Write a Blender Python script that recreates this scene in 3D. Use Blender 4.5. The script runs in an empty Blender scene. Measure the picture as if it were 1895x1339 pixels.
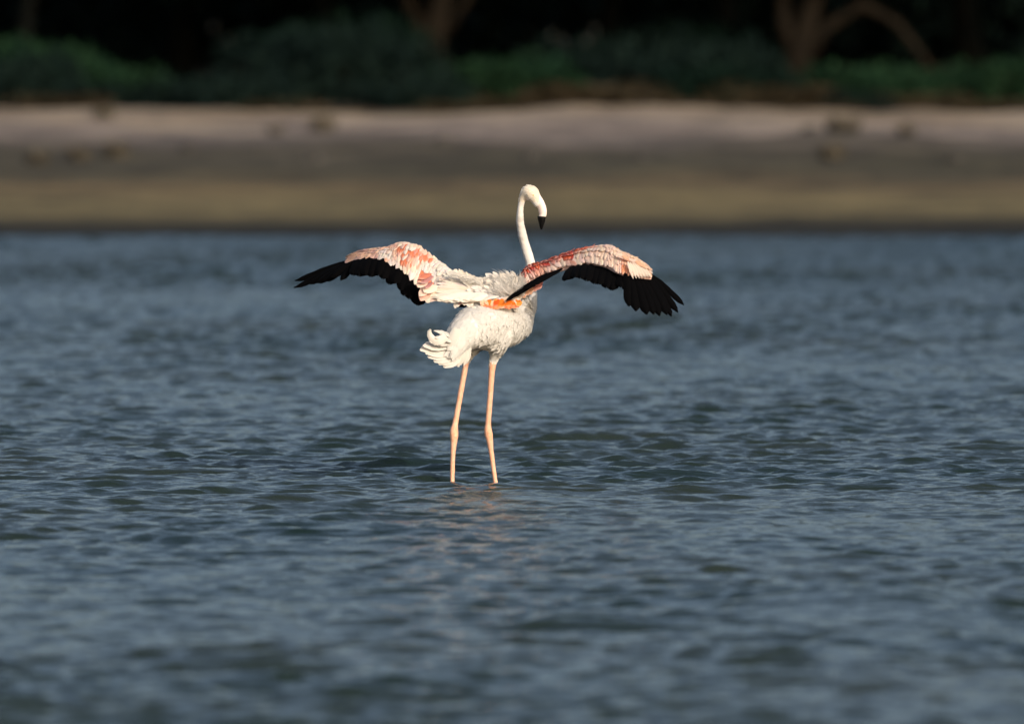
import bpy, bmesh, math, random
import numpy as np
from mathutils import Vector, Matrix, noise
R = math.radians
random.seed(7)
rng = np.random.default_rng(7)
SC = bpy.context.scene
COL = SC.collection

# ------------------------------------------------------------------ camera, sky, sun, exposure
F_PX, CX, CY = 15700.0, 947.5, 669.5
CAM_Y, CAM_Z = -34.0, 1.716
PITCH = math.atan((669.5 - 100.0) / F_PX)
cam_d = bpy.data.cameras.new('camera')
cam = bpy.data.objects.new('camera', cam_d)
COL.objects.link(cam)
cam.location = (0, CAM_Y, CAM_Z)
cam.rotation_euler = (R(90) - PITCH, 0, 0)
cam_d.sensor_width = 36.0
cam_d.lens = F_PX * 36.0 / 1895.0
cam_d.clip_start = 0.5
cam_d.clip_end = 6000
cam_d.dof.use_dof = True
cam_d.dof.focus_distance = 34.0
cam_d.dof.aperture_fstop = 2.8
SC.camera = cam

SUN_EL, SUN_AZ = R(25), R(33)      # azimuth measured from straight behind the camera towards the right
sun_dir = Vector((math.sin(SUN_AZ) * math.cos(SUN_EL), -math.cos(SUN_AZ) * math.cos(SUN_EL), math.sin(SUN_EL)))
world = bpy.data.worlds.new('World')
SC.world = world
world.use_nodes = True
wn = world.node_tree
wn.nodes.clear()
sky = wn.nodes.new('ShaderNodeTexSky')
sky.sky_type = 'NISHITA'
sky.sun_disc = False
sky.sun_elevation = SUN_EL
sky.sun_rotation = math.atan2(sun_dir.x, sun_dir.y)
sky.dust_density = 5.0
sky.air_density = 1.0
sky.ozone_density = 0.4
bg = wn.nodes.new('ShaderNodeBackground')
bg.inputs['Strength'].default_value = 0.148
wo = wn.nodes.new('ShaderNodeOutputWorld')
wn.links.new(sky.outputs[0], bg.inputs[0])
wn.links.new(bg.outputs[0], wo.inputs[0])
sl = bpy.data.lights.new('sun', 'SUN')
sl.energy = 2.2
sl.angle = R(0.5)
sl.color = (1.0, 0.89, 0.76)
so = bpy.data.objects.new('sun', sl)
so.rotation_euler = sun_dir.to_track_quat('Z', 'Y').to_euler()
so.location = (20, -40, 30)
COL.objects.link(so)
SC.view_settings.view_transform = 'Standard'
SC.view_settings.look = 'None'
SC.view_settings.gamma = 1
SC.view_settings.exposure = 0.2
SC.view_settings.use_curve_mapping = False
SC.cycles.use_denoising = True
SC.cycles.max_bounces = 6

# ------------------------------------------------------------------ helpers
def P(px, py, y=0.0):
    """world point at depth y that was measured at this pixel of the photograph"""
    u, v = (px - CX) / F_PX, (CY - py) / F_PX
    d = Vector((u, math.cos(PITCH) + v * math.sin(PITCH), -math.sin(PITCH) + v * math.cos(PITCH)))
    t = (y - CAM_Y) / d.y
    return Vector((0, CAM_Y, CAM_Z)) + d * t

def ground_d(py, z):            # distance of a point at height z seen at row py
    return (CAM_Z - z) * F_PX / (py - 100.0)

def mesh_obj(name, verts, faces, mat, parent=None, smooth=True):
    me = bpy.data.meshes.new(name)
    me.from_pydata([tuple(v) for v in verts], [], [tuple(f) for f in faces])
    me.update()
    if smooth:
        me.polygons.foreach_set('use_smooth', [True] * len(me.polygons))
    for m in (mat if isinstance(mat, (list, tuple)) else [mat]):
        me.materials.append(m)
    return link(name, me, parent)

def link(name, me, parent=None):
    o = bpy.data.objects.new(name, me)
    COL.objects.link(o)
    if parent:
        o.parent = parent
        o.matrix_parent_inverse = Matrix.Translation(-parent.location) if parent.parent is None else Matrix.Identity(4)
    return o

def empty(name, loc=(0, 0, 0)):
    o = bpy.data.objects.new(name, None)
    o.location = loc
    o.empty_display_size = 0.1
    COL.objects.link(o)
    return o

def tag(o, label=None, cat=None, group=None, kind=None):
    if label: o['label'] = label
    if cat: o['category'] = cat
    if group: o['group'] = group
    if kind: o['kind'] = kind
    return o

def copy_tree(o, parent=None):
    c = o.copy()
    COL.objects.link(c)
    c.parent = parent
    for ch in o.children:
        copy_tree(ch, c)
    return c

def nt(mat):
    mat.use_nodes = True
    n = mat.node_tree
    return n, n.nodes['Principled BSDF']

def plain(name, col, rough=0.7, spec=0.3):
    m = bpy.data.materials.new(name)
    n, b = nt(m)
    b.inputs['Base Color'].default_value = (*col, 1)
    b.inputs['Roughness'].default_value = rough
    b.inputs['Specular IOR Level'].default_value = spec
    return m

def mottled(name, c1, c2, scale, rough=0.8, spec=0.2, bump=0.0, bscale=None, detail=6, coords='Object', stretch=(1, 1, 1)):
    m = plain(name, c1, rough, spec)
    n, b = nt(m)
    tc = n.nodes.new('ShaderNodeTexCoord')
    mp = n.nodes.new('ShaderNodeMapping')
    mp.inputs['Scale'].default_value = stretch
    n.links.new(tc.outputs[coords], mp.inputs[0])
    t = n.nodes.new('ShaderNodeTexNoise')
    t.inputs['Scale'].default_value = scale
    t.inputs['Detail'].default_value = detail
    n.links.new(mp.outputs[0], t.inputs['Vector'])
    r = n.nodes.new('ShaderNodeValToRGB')
    r.color_ramp.elements[0].position = 0.35
    r.color_ramp.elements[1].position = 0.65
    r.color_ramp.elements[0].color = (*c1, 1)
    r.color_ramp.elements[1].color = (*c2, 1)
    n.links.new(t.outputs['Fac'], r.inputs[0])
    n.links.new(r.outputs[0], b.inputs['Base Color'])
    if bump:
        t2 = n.nodes.new('ShaderNodeTexNoise')
        t2.inputs['Scale'].default_value = bscale or scale * 3
        t2.inputs['Detail'].default_value = 5
        n.links.new(mp.outputs[0], t2.inputs['Vector'])
        bp = n.nodes.new('ShaderNodeBump')
        bp.inputs['Strength'].default_value = 0.8
        bp.inputs['Distance'].default_value = bump
        n.links.new(t2.outputs['Fac'], bp.inputs['Height'])
        n.links.new(bp.outputs[0], b.inputs['Normal'])
    return m

# ------------------------------------------------------------------ water
def water_material():
    m = plain('water', (0.010, 0.020, 0.020), 0.11, 0.5)
    n, b = nt(m)
    b.inputs['IOR'].default_value = 1.333
    tc = n.nodes.new('ShaderNodeTexCoord')
    mp = n.nodes.new('ShaderNodeMapping')
    mp.inputs['Scale'].default_value = (0.5, 1.45, 1)
    mp.inputs['Rotation'].default_value = (0, 0, R(8))
    n.links.new(tc.outputs['Object'], mp.inputs[0])
    prev = None
    for sc_, dist_, st in ((6.5, 0.024, 0.7), (19.0, 0.008, 0.65)):
        t = n.nodes.new('ShaderNodeTexNoise')
        t.inputs['Scale'].default_value = sc_
        t.inputs['Detail'].default_value = 3
        t.inputs['Roughness'].default_value = 0.5
        n.links.new(mp.outputs[0], t.inputs['Vector'])
        bp = n.nodes.new('ShaderNodeBump')
        bp.inputs['Strength'].default_value = st
        bp.inputs['Distance'].default_value = dist_
        n.links.new(t.outputs['Fac'], bp.inputs['Height'])
        if prev: n.links.new(prev.outputs[0], bp.inputs['Normal'])
        prev = bp
    n.links.new(prev.outputs[0], b.inputs['Normal'])
    # turbid water: the silt cloud varies gently from place to place
    t = n.nodes.new('ShaderNodeTexNoise')
    t.inputs['Scale'].default_value = 0.35
    n.links.new(tc.outputs['Object'], t.inputs['Vector'])
    r = n.nodes.new('ShaderNodeValToRGB')
    r.color_ramp.elements[0].position = 0.35
    r.color_ramp.elements[1].position = 0.7
    r.color_ramp.elements[0].color = (0.007, 0.016, 0.014, 1)
    r.color_ramp.elements[1].color = (0.018, 0.025, 0.019, 1)
    n.links.new(t.outputs['Fac'], r.inputs[0])
    n.links.new(r.outputs[0], b.inputs['Base Color'])
    return m

def snoise(X, Y, seed, lam, n=14):
    """cheap smooth 2-D noise in -1..1: a few random sines around wavelength lam"""
    r = np.random.default_rng(seed)
    out = np.zeros_like(X)
    for i in range(n):
        a = r.uniform(0, 2 * math.pi)
        k = 2 * math.pi / (lam * r.uniform(0.7, 1.6))
        out += np.sin(k * (X * math.cos(a) + Y * math.sin(a)) + r.uniform(0, 6.28))
    return out / math.sqrt(n)

def waves(X, Y):
    r = np.random.default_rng(21)
    H = np.zeros_like(X); DX = np.zeros_like(X); DY = np.zeros_like(X)
    N = 130
    for i in range(N):
        lam = 0.07 * (0.58 / 0.07) ** ((i + r.uniform()) / N)
        a = R(95) + r.normal() * R(24)
        k = 2 * math.pi / lam
        s0 = 0.0285 if lam < 0.25 else 0.0185
        amp = s0 / k
        kx, ky = k * math.cos(a), k * math.sin(a)
        # each train comes in packets, so crests are short and broken
        env = 0.5 + 0.5 * np.sin(kx * 0.13 * X + ky * 0.21 * Y + r.uniform(0, 6.28)) * np.sin(-ky * 0.11 * X + kx * 0.17 * Y + r.uniform(0, 6.28))
        ph = kx * X + ky * Y + r.uniform(0, 6.28)
        # wind-driven: steep short faces towards the near side, long gentle backs
        H += amp * 1.5 * env * (np.sin(ph) + 0.36 * np.sin(2 * ph))
        sn = -np.cos(ph) * amp * 1.5 * env * 0.7
        DX -= sn * math.cos(a); DY -= sn * math.sin(a)
    gust = 1.0 + 0.28 * snoise(X, Y * 0.5, 5, 5.0)
    # rougher strip across the bird's distance, calmer towards the far shore
    gust *= (1.0 + 0.08 * np.clip((-6 - Y) / 6, 0, 1)) * (1.0 + 0.22 * np.exp(-((Y - 2.0) / 4.5) ** 2) + 0.40 * np.clip((Y - 8) / 25, 0, 1)) 
    return H * gust, DX * gust, DY * gust

W_FAR = 46.3
def build_water():
    nx, ny = 430, 2200
    y0, y1 = -16.0, W_FAR
    # rows: finer near the camera
    t = np.linspace(0, 1, ny)
    ys = y0 + (y1 - y0) * (0.75 * t + 0.25 * t ** 2)
    u = np.linspace(-1, 1, nx)
    Y, U = np.meshgrid(ys, u, indexing='ij')
    hw = (Y - CAM_Y) * 0.0603 + 3.6
    X = U * hw
    H, DX, DY = waves(X, Y)
    fade = np.clip((1 - np.abs(U)) / 0.12, 0, 1) * np.clip((Y - y0) / 1.5, 0, 1) * np.clip((y1 - Y) / 1.0, 0.0, 1)
    # low swells: the shallow mound by the bird's feet and the swirl in the near right
    def bump(px, py, sx, sy, h):
        D = CAM_Z * F_PX / (py - 100.0)
        yy = D + CAM_Y
        xx = (px - CX) / F_PX * D
        return h * np.exp(-((X - xx) / sx) ** 2 - ((Y - yy) / sy) ** 2)
    swell = bump(868, 904, 0.22, 0.06, 0.011) + bump(948, 911, 0.26, 0.07, 0.013) + bump(900, 927, 0.26, 0.09, 0.015) + bump(985, 921, 0.16, 0.07, 0.012) + bump(900, 925, 0.36, 0.45, 0.018) + bump(1085, 905, 0.25, 0.16, 0.014) + bump(845, 985, 0.18, 0.20, 0.016)
    sw2 = bump(1610, 1125, 0.42, 0.60, 0.070) + bump(1560, 1190, 0.09, 0.10, 0.022) + bump(1830, 1190, 0.16, 0.14, 0.020) + bump(1450, 1225, 0.35, 0.10, 0.016) + bump(1730, 1100, 0.09, 0.08, 0.014)
    calm = 1 - 0.55 * np.clip(bump(1610, 1150, 0.45, 0.7, 1.0) + bump(900, 925, 0.34, 0.5, 1.0), 0, 1)
    H = H * calm
    for lx in (-0.239, -0.066):          # rings spreading from the legs
        r_ = np.hypot(X - lx, Y)
        H = H + 0.0045 * np.cos(2 * math.pi * r_ / 0.075) * np.exp(-r_ / 0.13)
    H = H * fade + (swell + sw2) * fade
    X = X + DX * fade; Y = Y + DY * fade
    V = np.stack([X, Y, H], -1).reshape(-1, 3)
    idx = np.arange(nx * ny).reshape(ny, nx)
    q = np.stack([idx[:-1, :-1], idx[:-1, 1:], idx[1:, 1:], idx[1:, :-1]], -1).reshape(-1, 4)
    # the rest of the lake: a coarse rim joined to the fine sheet, out to the horizon
    nv = len(V)
    edge = [idx[j, 0] for j in range(ny - 1, -1, -1)] + [idx[0, i] for i in range(1, nx)] + [idx[j, nx - 1] for j in range(1, ny)]
    outer, of = [], []
    nl, nb = ny, nx
    for k, e in enumerate(edge):
        x, y, z = V[e]
        if k < ny - 1: o = (-1500.0, W_FAR - (W_FAR + 1500) * (k / (ny - 1)), 0.0)
        elif k < ny - 1 + nx: o = (-1500 + 3000 * ((k - ny + 1) / (nx - 1)), -1500.0, 0.0)
        else: o = (1500.0, -1500 + (W_FAR + 1500) * ((k - ny - nx + 2) / (ny - 1)), 0.0)
        outer.append(o)
    O = np.array(outer)
    me = bpy.data.meshes.new('water')
    AV = np.vstack([V, O])
    ring = [(edge[k + 1], edge[k], nv + k, nv + k + 1) for k in range(len(edge) - 1)]
    faces = np.vstack([q, np.array(ring)])
    me.vertices.add(len(AV)); me.vertices.foreach_set('co', AV.ravel())
    me.loops.add(len(faces) * 4); me.loops.foreach_set('vertex_index', faces.ravel().astype(np.int32))
    me.polygons.add(len(faces))
    me.polygons.foreach_set('loop_start', np.arange(0, len(faces) * 4, 4, dtype=np.int32))
    me.polygons.foreach_set('use_smooth', np.ones(len(faces), dtype=bool))
    me.update(calc_edges=True)
    me.validate()
    me.materials.append(water_material())
    tag(link('water', me), kind='structure')
build_water()

# ------------------------------------------------------------------ far bank and lake bed: one ground sheet
PROFILE = [(-3000, -0.42), (-20, -0.42), (30, -0.42), (39, -0.30), (45.0, -0.06), (45.9, 0.0), (48.6, 0.055), (54, 0.315), (59, 0.59), (64, 0.78),
           (70, 0.98), (73, 1.02), (78, 1.0), (84, 1.15), (92, 1.45), (105, 1.7), (140, 2.3), (3000, 2.3)]
PX_, PZ_ = np.array([p[0] for p in PROFILE], float), np.array([p[1] for p in PROFILE], float)
def ground_z(X, Y):
    X = np.asarray(X, float); Y = np.asarray(Y, float)
    z = np.interp(Y + 0.35 * snoise(X, Y * 0.2, 11, 7.0) * np.clip((Y - 48) / 6, 0, 1), PX_, PZ_)
    w = np.clip((Y - 50) / 10, 0, 1)
    z = z + w * (0.045 * snoise(X, Y, 12, 4.0) + 0.018 * snoise(X, Y, 13, 1.1)) + np.clip((Y - 66) / 6, 0, 1) * 0.07 * snoise(X, Y, 14, 5.0)
    for cx_, cy_, sx_, sy_, h_ in ((1.15, 74.5, 1.1, 1.6, 0.26), (6.6, 79.0, 0.8, 1.5, 0.42), (-0.6, 73.0, 0.8, 1.2, 0.10), (-5.2, 72.5, 1.2, 1.2, 0.08), (3.4, 72.0, 1.0, 1.0, 0.09)):
        z = z + h_ * np.exp(-((X - cx_) / sx_) ** 2 - ((Y - cy_) / sy_) ** 2)
    return z

def bank_material():
    m = plain('bank_soil', (0.2, 0.17, 0.14), 0.9, 0.15)
    n, b = nt(m)
    tc = n.nodes.new('ShaderNodeTexCoord')
    sep = n.nodes.new('ShaderNodeSeparateXYZ')
    n.links.new(tc.outputs['Object'], sep.inputs[0])
    mp = n.nodes.new('ShaderNodeMapping')
    mp.inputs['Scale'].default_value = (0.33, 0.5, 1)
    n.links.new(tc.outputs['Object'], mp.inputs[0])
    nz = n.nodes.new('ShaderNodeTexNoise')
    nz.inputs['Scale'].default_value = 1.0
    nz.inputs['Detail'].default_value = 5
    n.links.new(mp.outputs[0], nz.inputs['Vector'])
    ma = n.nodes.new('ShaderNodeMath'); ma.operation = 'MULTIPLY_ADD'
    # the soil zones wander more the higher they lie above the waterline
    s1 = n.nodes.new('ShaderNodeMath'); s1.operation = 'SUBTRACT'; s1.inputs[1].default_value = 0.5
    n.links.new(nz.outputs['Fac'], s1.inputs[0])
    s2 = n.nodes.new('ShaderNodeMath'); s2.operation = 'MULTIPLY_ADD'; s2.inputs[1].default_value = 0.62; s2.inputs[2].default_value = -28.8
    n.links.new(sep.outputs['Y'], s2.inputs[0])
    s3 = n.nodes.new('ShaderNodeMath'); s3.operation = 'MINIMUM'; s3.inputs[1].default_value = 17.0
    n.links.new(s2.outputs[0], s3.inputs[0])
    n.links.new(s1.outputs[0], ma.inputs[0]); n.links.new(s3.outputs[0], ma.inputs[1])
    n.links.new(sep.outputs['Y'], ma.inputs[2])
    mr = n.nodes.new('ShaderNodeMapRange')
    mr.inputs['From Min'].default_value = 44.5; mr.inputs['From Max'].default_value = 84.5
    n.links.new(ma.outputs[0], mr.inputs['Value'])
    r = n.nodes.new('ShaderNodeValToRGB')
    cr = r.color_ramp
    stops = [(0.0, (0.012, 0.012, 0.010)), (0.095, (0.017, 0.017, 0.013)), (0.145, (0.118, 0.100, 0.054)), (0.20, (0.140, 0.116, 0.062)), (0.25, (0.108, 0.084, 0.050)),
             (0.30, (0.056, 0.052, 0.036)), (0.40, (0.064, 0.058, 0.045)), (0.47, (0.130, 0.114, 0.108)), (0.54, (0.215, 0.184, 0.170)), (0.58, (0.262, 0.226, 0.188)), (0.64, (0.225, 0.184, 0.146)), (0.695, (0.085, 0.068, 0.046)), (1.0, (0.074, 0.067, 0.044))]
    cr.elements[0].position, cr.elements[0].color = stops[0][0], (*stops[0][1], 1)
    cr.elements[1].position, cr.elements[1].color = stops[-1][0], (*stops[-1][1], 1)
    for p_, c_ in stops[1:-1]:
        e = cr.elements.new(p_); e.color = (*c_, 1)
    n.links.new(mr.outputs[0], r.inputs[0])
    # blotches of dry crust, litter and algae
    n2 = n.nodes.new('ShaderNodeTexNoise')
    n2.inputs['Scale'].default_value = 3.0; n2.inputs['Detail'].default_value = 9; n2.inputs['Roughness'].default_value = 0.75
    n.links.new(mp.outputs[0], n2.inputs['Vector'])
    r2 = n.nodes.new('ShaderNodeValToRGB')
    r2.color_ramp.elements[0].position = 0.36; r2.color_ramp.elements[0].color = (0.40, 0.40, 0.42, 1)
    r2.color_ramp.elements[1].position = 0.60; r2.color_ramp.elements[1].color = (1.18, 1.15, 1.08, 1)
    n.links.new(n2.outputs['Fac'], r2.inputs[0])
    mx = n.nodes.new('ShaderNodeMix'); mx.data_type = 'RGBA'; mx.blend_type = 'MULTIPLY'
    mx.inputs[0].default_value = 1.0
    n.links.new(r.outputs[0], mx.inputs[6]); n.links.new(r2.outputs[0], mx.inputs[7])
    n.links.new(mx.outputs[2], b.inputs['Base Color'])
    n3 = n.nodes.new('ShaderNodeTexNoise')
    n3.inputs['Scale'].default_value = 3.0; n3.inputs['Detail'].default_value = 8
    n.links.new(tc.outputs['Object'], n3.inputs['Vector'])
    bp = n.nodes.new('ShaderNodeBump'); bp.inputs['Strength'].default_value = 0.7; bp.inputs['Distance'].default_value = 0.08
    n.links.new(n3.outputs['Fac'], bp.inputs['Height'])
    n.links.new(bp.outputs[0], b.inputs['Normal'])
    return m

def build_ground():
    xs = np.concatenate([[-2500, -600, -150, -60], np.linspace(-26, 26, 209), [60, 150, 600, 2500]])
    ys = np.concatenate([[-2500, -300, -20, 20, 35], np.linspace(42, 100, 233), [110, 125, 150, 300, 900, 3000]])
    Y, X = np.meshgrid(ys, xs, indexing='ij')
    Z = ground_z(X, Y)
    V = np.stack([X, Y, Z], -1).reshape(-1, 3)
    nx, ny = len(xs), len(ys)
    idx = np.arange(nx * ny).reshape(ny, nx)
    q = np.stack([idx[:-1, :-1], idx[:-1, 1:], idx[1:, 1:], idx[1:, :-1]], -1).reshape(-1, 4)
    o = mesh_obj('ground', V.tolist(), q.tolist(), bank_material())
    tag(o, kind='structure')
build_ground()
def gz(x, y): return float(ground_z(np.array([x]), np.array([y]))[0])

# ------------------------------------------------------------------ vegetation
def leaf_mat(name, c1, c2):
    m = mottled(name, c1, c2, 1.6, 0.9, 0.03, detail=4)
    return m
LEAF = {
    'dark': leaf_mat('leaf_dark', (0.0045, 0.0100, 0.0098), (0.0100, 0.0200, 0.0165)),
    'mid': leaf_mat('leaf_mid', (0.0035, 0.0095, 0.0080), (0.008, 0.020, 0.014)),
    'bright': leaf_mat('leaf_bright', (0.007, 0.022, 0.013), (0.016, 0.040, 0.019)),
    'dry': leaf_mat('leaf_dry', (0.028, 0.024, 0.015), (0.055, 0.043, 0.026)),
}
BARK = mottled('bark', (0.009, 0.0075, 0.006), (0.018, 0.014, 0.010), 5, 1.0, 0.02, bump=0.03, stretch=(1, 1, 0.3))
BARK2 = mottled('bark_grey', (0.005, 0.006, 0.006), (0.010, 0.011, 0.010), 5, 1.0, 0.02, bump=0.03, stretch=(1, 1, 0.3))

def tube_data(pts, rad, n=8, verts=None, faces=None):
    verts = [] if verts is None else verts
    faces = [] if faces is None else faces
    base = len(verts)
    pts = [Vector(p) for p in pts]
    ref = Vector((0.31, 0.95, 0.1)).normalized()
    for i, p in enumerate(pts):
        d = (pts[min(i + 1, len(pts) - 1)] - pts[max(i - 1, 0)]).normalized()
        a = d.cross(ref)
        if a.length < 0.1: a = d.cross(Vector((1, 0, 0)))
        a.normalize(); b = d.cross(a)
        for k in range(n):
            t = 2 * math.pi * k / n
            verts.append(p + (a * math.cos(t) + b * math.sin(t)) * rad[i])
    for i in range(len(pts) - 1):
        for k in range(n):
            k2 = (k + 1) % n
            faces.append((base + i * n + k, base + i * n + k2, base + (i + 1) * n + k2, base + (i + 1) * n + k))
    faces.append(tuple(base + k for k in range(n))[::-1])
    faces.append(tuple(base + (len(pts) - 1) * n + k for k in range(n)))
    return verts, faces

def leaves_mesh(name, centers, radii, n, size, mat, seed, squash=0.8):
    """n folded leaves spread through the shells of several clumps"""
    r = np.random.default_rng(seed)
    c = np.array(centers, float); rd = np.array(radii, float)
    pr = rd ** 2; pr /= pr.sum()
    k = r.choice(len(c), n, p=pr)
    d = r.normal(size=(n, 3)); d /= np.linalg.norm(d, axis=1)[:, None]
    rr = rd[k] * (0.55 + 0.5 * r.random(n) ** 0.6)
    p = c[k] + d * rr[:, None] * np.array([1, 1, squash])
    ax = d + r.normal(size=(n, 3)) * 0.8 + np.array([0, 0, -0.2]); ax /= np.linalg.norm(ax, axis=1)[:, None]
    sd = np.cross(ax, r.normal(size=(n, 3))); sd /= np.linalg.norm(sd, axis=1)[:, None]
    nn = np.cross(ax, sd)
    L = size * (0.6 + 0.8 * r.random(n))[:, None]
    v = np.stack([p, p + ax * L * 0.5 + sd * L * 0.27 + nn * L * 0.06, p + ax * L, p + ax * L * 0.5 - sd * L * 0.27 + nn * L * 0.06], 1).reshape(-1, 3)
    me = bpy.data.meshes.new(name)
    me.vertices.add(n * 4); me.vertices.foreach_set('co', v.ravel())
    me.loops.add(n * 4); me.loops.foreach_set('vertex_index', np.arange(n * 4, dtype=np.int32))
    me.polygons.add(n); me.polygons.foreach_set('loop_start', np.arange(0, n * 4, 4, dtype=np.int32))
    me.update(calc_edges=True)
    me.materials.append(mat)
    return me

def put(o, me_name, me):
    c = bpy.data.objects.new(me_name, me)
    COL.objects.link(c); c.parent = o
    return c

def make_tree(x, y, trunk_pts, r0, crown_c, crown_r, nleaf, mat, bark, seed, label, group='trees along the far bank', limbs=()):
    """trunk_pts, limbs and clumps in metres relative to the foot"""
    z = gz(x, y) - 0.1
    t = empty('tree', (x, y, z))
    tag(t, label, 'tree', group)
    v, f = [], []
    npt = len(trunk_pts)
    rad = [r0 * (1.35 if i == 0 else 1 - 0.75 * i / (npt - 1)) for i in range(npt)]
    tube_data(trunk_pts, rad, 10, v, f)
    for lp, lr in limbs:
        tube_data(lp, [lr * (1 - 0.7 * i / (len(lp) - 1)) for i in range(len(lp))], 7, v, f)
    # short limbs up into every clump
    rr = random.Random(seed)
    for c in crown_c:
        s = Vector(trunk_pts[max(1, min(npt - 2, int(npt * 0.6)))])
        c = Vector(c); m = (s + c) / 2 + Vector((rr.uniform(-.3, .3), rr.uniform(-.3, .3), -0.3))
        tube_data([s, m, c], [r0 * 0.3, r0 * 0.2, r0 * 0.06], 6, v, f)
    me = bpy.data.meshes.new('trunk'); me.from_pydata([tuple(a) for a in v], [], f); me.update()
    me.polygons.foreach_set('use_smooth', [True] * len(me.polygons)); me.materials.append(bark)
    put(t, 'trunk', me)
    put(t, 'crown', leaves_mesh('crown', crown_c, crown_r, nleaf, 0.20, mat, seed))
    return t

def crown_blobs(seed, cx, cz, w, h, n, rlo=0.8, rhi=1.6):
    rr = random.Random(seed)
    cs, rs = [], []
    for i in range(n):
        a = rr.uniform(0, 6.28); q = math.sqrt(rr.random())
        cs.append((cx + math.cos(a) * q * w, math.sin(a) * q * w * 0.9, cz + rr.uniform(-h, h)))
        rs.append(rr.uniform(rlo, rhi))
    return cs, rs

def xw(px, D): return (px - CX) / F_PX * D
trees = [
    # px at foot, distance, trunk points, radius, leaf kind, label
    (812, 113, [(0, 0, 0), (-0.10, 0, 0.9), (0.10, 0, 1.8), (0.35, 0.1, 3.0), (0.5, 0.2, 5.0)], 0.23, 'mid', BARK, 'leaning tree with pale brown trunk, left of the bird on the far bank'),
    (1492, 112, [(0, 0, 0), (-0.12, 0, 0.8), (0.10, 0, 1.6), (0.55, 0.1, 2.8), (0.9, 0.2, 5.0)], 0.22, 'mid', BARK, 'forked brown tree at the right, one limb arching over to the right'),
    (38, 115, [(0, 0, 0), (0.05, 0, 1.0), (0.25, 0, 2.4), (0.3, 0, 5.0)], 0.14, 'dark', BARK2, 'slim grey-trunked tree at the left edge of the far bank'),
    (330, 121, [(0, 0, 0), (0.1, 0, 1.6), (0, 0, 3.2), (0.2, 0, 5.4)], 0.20, 'dark', BARK2, 'dark tree set back behind the green shrubs on the left'),
    (610, 118, [(0, 0, 0), (-0.1, 0, 1.5), (-0.3, 0, 3.0), (-0.2, 0, 5.2)], 0.17, 'dark', BARK2, 'dark tree set back between the left shrubs and the leaning trunk'),
    (1110, 119, [(0, 0, 0), (0.15, 0, 1.4), (0.1, 0, 3.0), (0.3, 0, 5.4)], 0.18, 'dark', BARK2, 'dark tree set back above the bare mound right of the bird\'s head'),
    (1330, 117, [(0, 0, 0), (0.1, 0, 1.4), (0.3, 0, 3.0), (0.3, 0, 5.4)], 0.16, 'mid', BARK2, 'dark leafy tree just left of the forked brown tree'),
    (1800, 121, [(0, 0, 0), (-0.2, 0, 1.6), (-0.1, 0, 3.2), (0.1, 0, 5.4)], 0.20, 'dark', BARK2, 'dark tree at the right edge behind the low green shrubs'),
    (-420, 116, [(0, 0, 0), (-0.2, 0, 1.6), (-0.1, 0, 3.2), (0.1, 0, 5.4)], 0.20, 'dark', BARK2, 'dark tree standing beyond the left end of the bank in view'),
    (2330, 116, [(0, 0, 0), (-0.2, 0, 1.6), (-0.1, 0, 3.2), (0.1, 0, 5.4)], 0.20, 'dark', BARK2, 'dark tree standing beyond the right end of the bank in view'),
]
for i, (px, D, tp, r0, kind, bark, lab) in enumerate(trees):
    cs, rs = crown_blobs(100 + i, tp[-1][0], 4.7, 3.0, 1.6, 20)
    # drooping lower sprays, down to head height, on the set-back trees
    if D > 116:
        c2, r2 = crown_blobs(140 + i, tp[2][0], 2.4, 2.3, 0.9, 9, 0.5, 0.9)
        cs += c2; rs += r2
    limbs = []
    if px == 1492:
        limbs = [([(0.0, 0, 0.7), (0.25, 0, 1.15), (0.75, 0, 1.45), (1.2, 0, 1.2), (1.55, 0.0, 0.75), (1.7, 0, 0.45)], 0.11),
                 ([(-0.1, 0, 0.6), (-0.3, 0, 1.2), (-0.35, 0.1, 2.2), (-0.6, 0.2, 3.4)], 0.13)]
    if px == 812:
        limbs = [([(-0.08, 0, 0.8), (-0.42, 0, 1.4), (-0.5, 0.1, 2.4), (-0.8, 0.2, 3.6)], 0.12), ([(0.1, 0, 1.0), (0.4, 0, 1.5), (0.75, 0, 2.4)], 0.08)]
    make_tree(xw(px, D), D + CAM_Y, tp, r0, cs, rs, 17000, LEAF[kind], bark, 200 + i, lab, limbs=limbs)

# shrubs: three shapes, copied
def make_shrub(seed, mat, n=3000, w=0.75, h=0.42):
    t = empty('shrub', (0, 0, 0))
    rr = random.Random(seed)
    cs = [(rr.uniform(-w, w), rr.uniform(-0.5, 0.5), rr.uniform(0.15, h)) for _ in range(10)]
    rs = [rr.uniform(0.24, 0.42) for _ in range(10)]
    v, f = [], []
    for c in cs:
        tube_data([(c[0] * 0.2, c[1] * 0.2, -0.1), (c[0] * 0.6, c[1] * 0.6, c[2] * 0.5), c], [0.022, 0.016, 0.008], 5, v, f)
    me = bpy.data.meshes.new('stem'); me.from_pydata([tuple(a) for a in v], [], f); me.update(); me.materials.append(BARK)
    put(t, 'stem', me)
    put(t, 'foliage', leaves_mesh('foliage', cs, rs, n, 0.10, mat, seed))
    return t
proto = {}
for k_, (kind, seed) in enumerate((('bright', 3), ('mid', 4), ('dark', 5), ('dry', 6))):
    proto[kind] = make_shrub(seed, LEAF[kind])
used = set()
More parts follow.
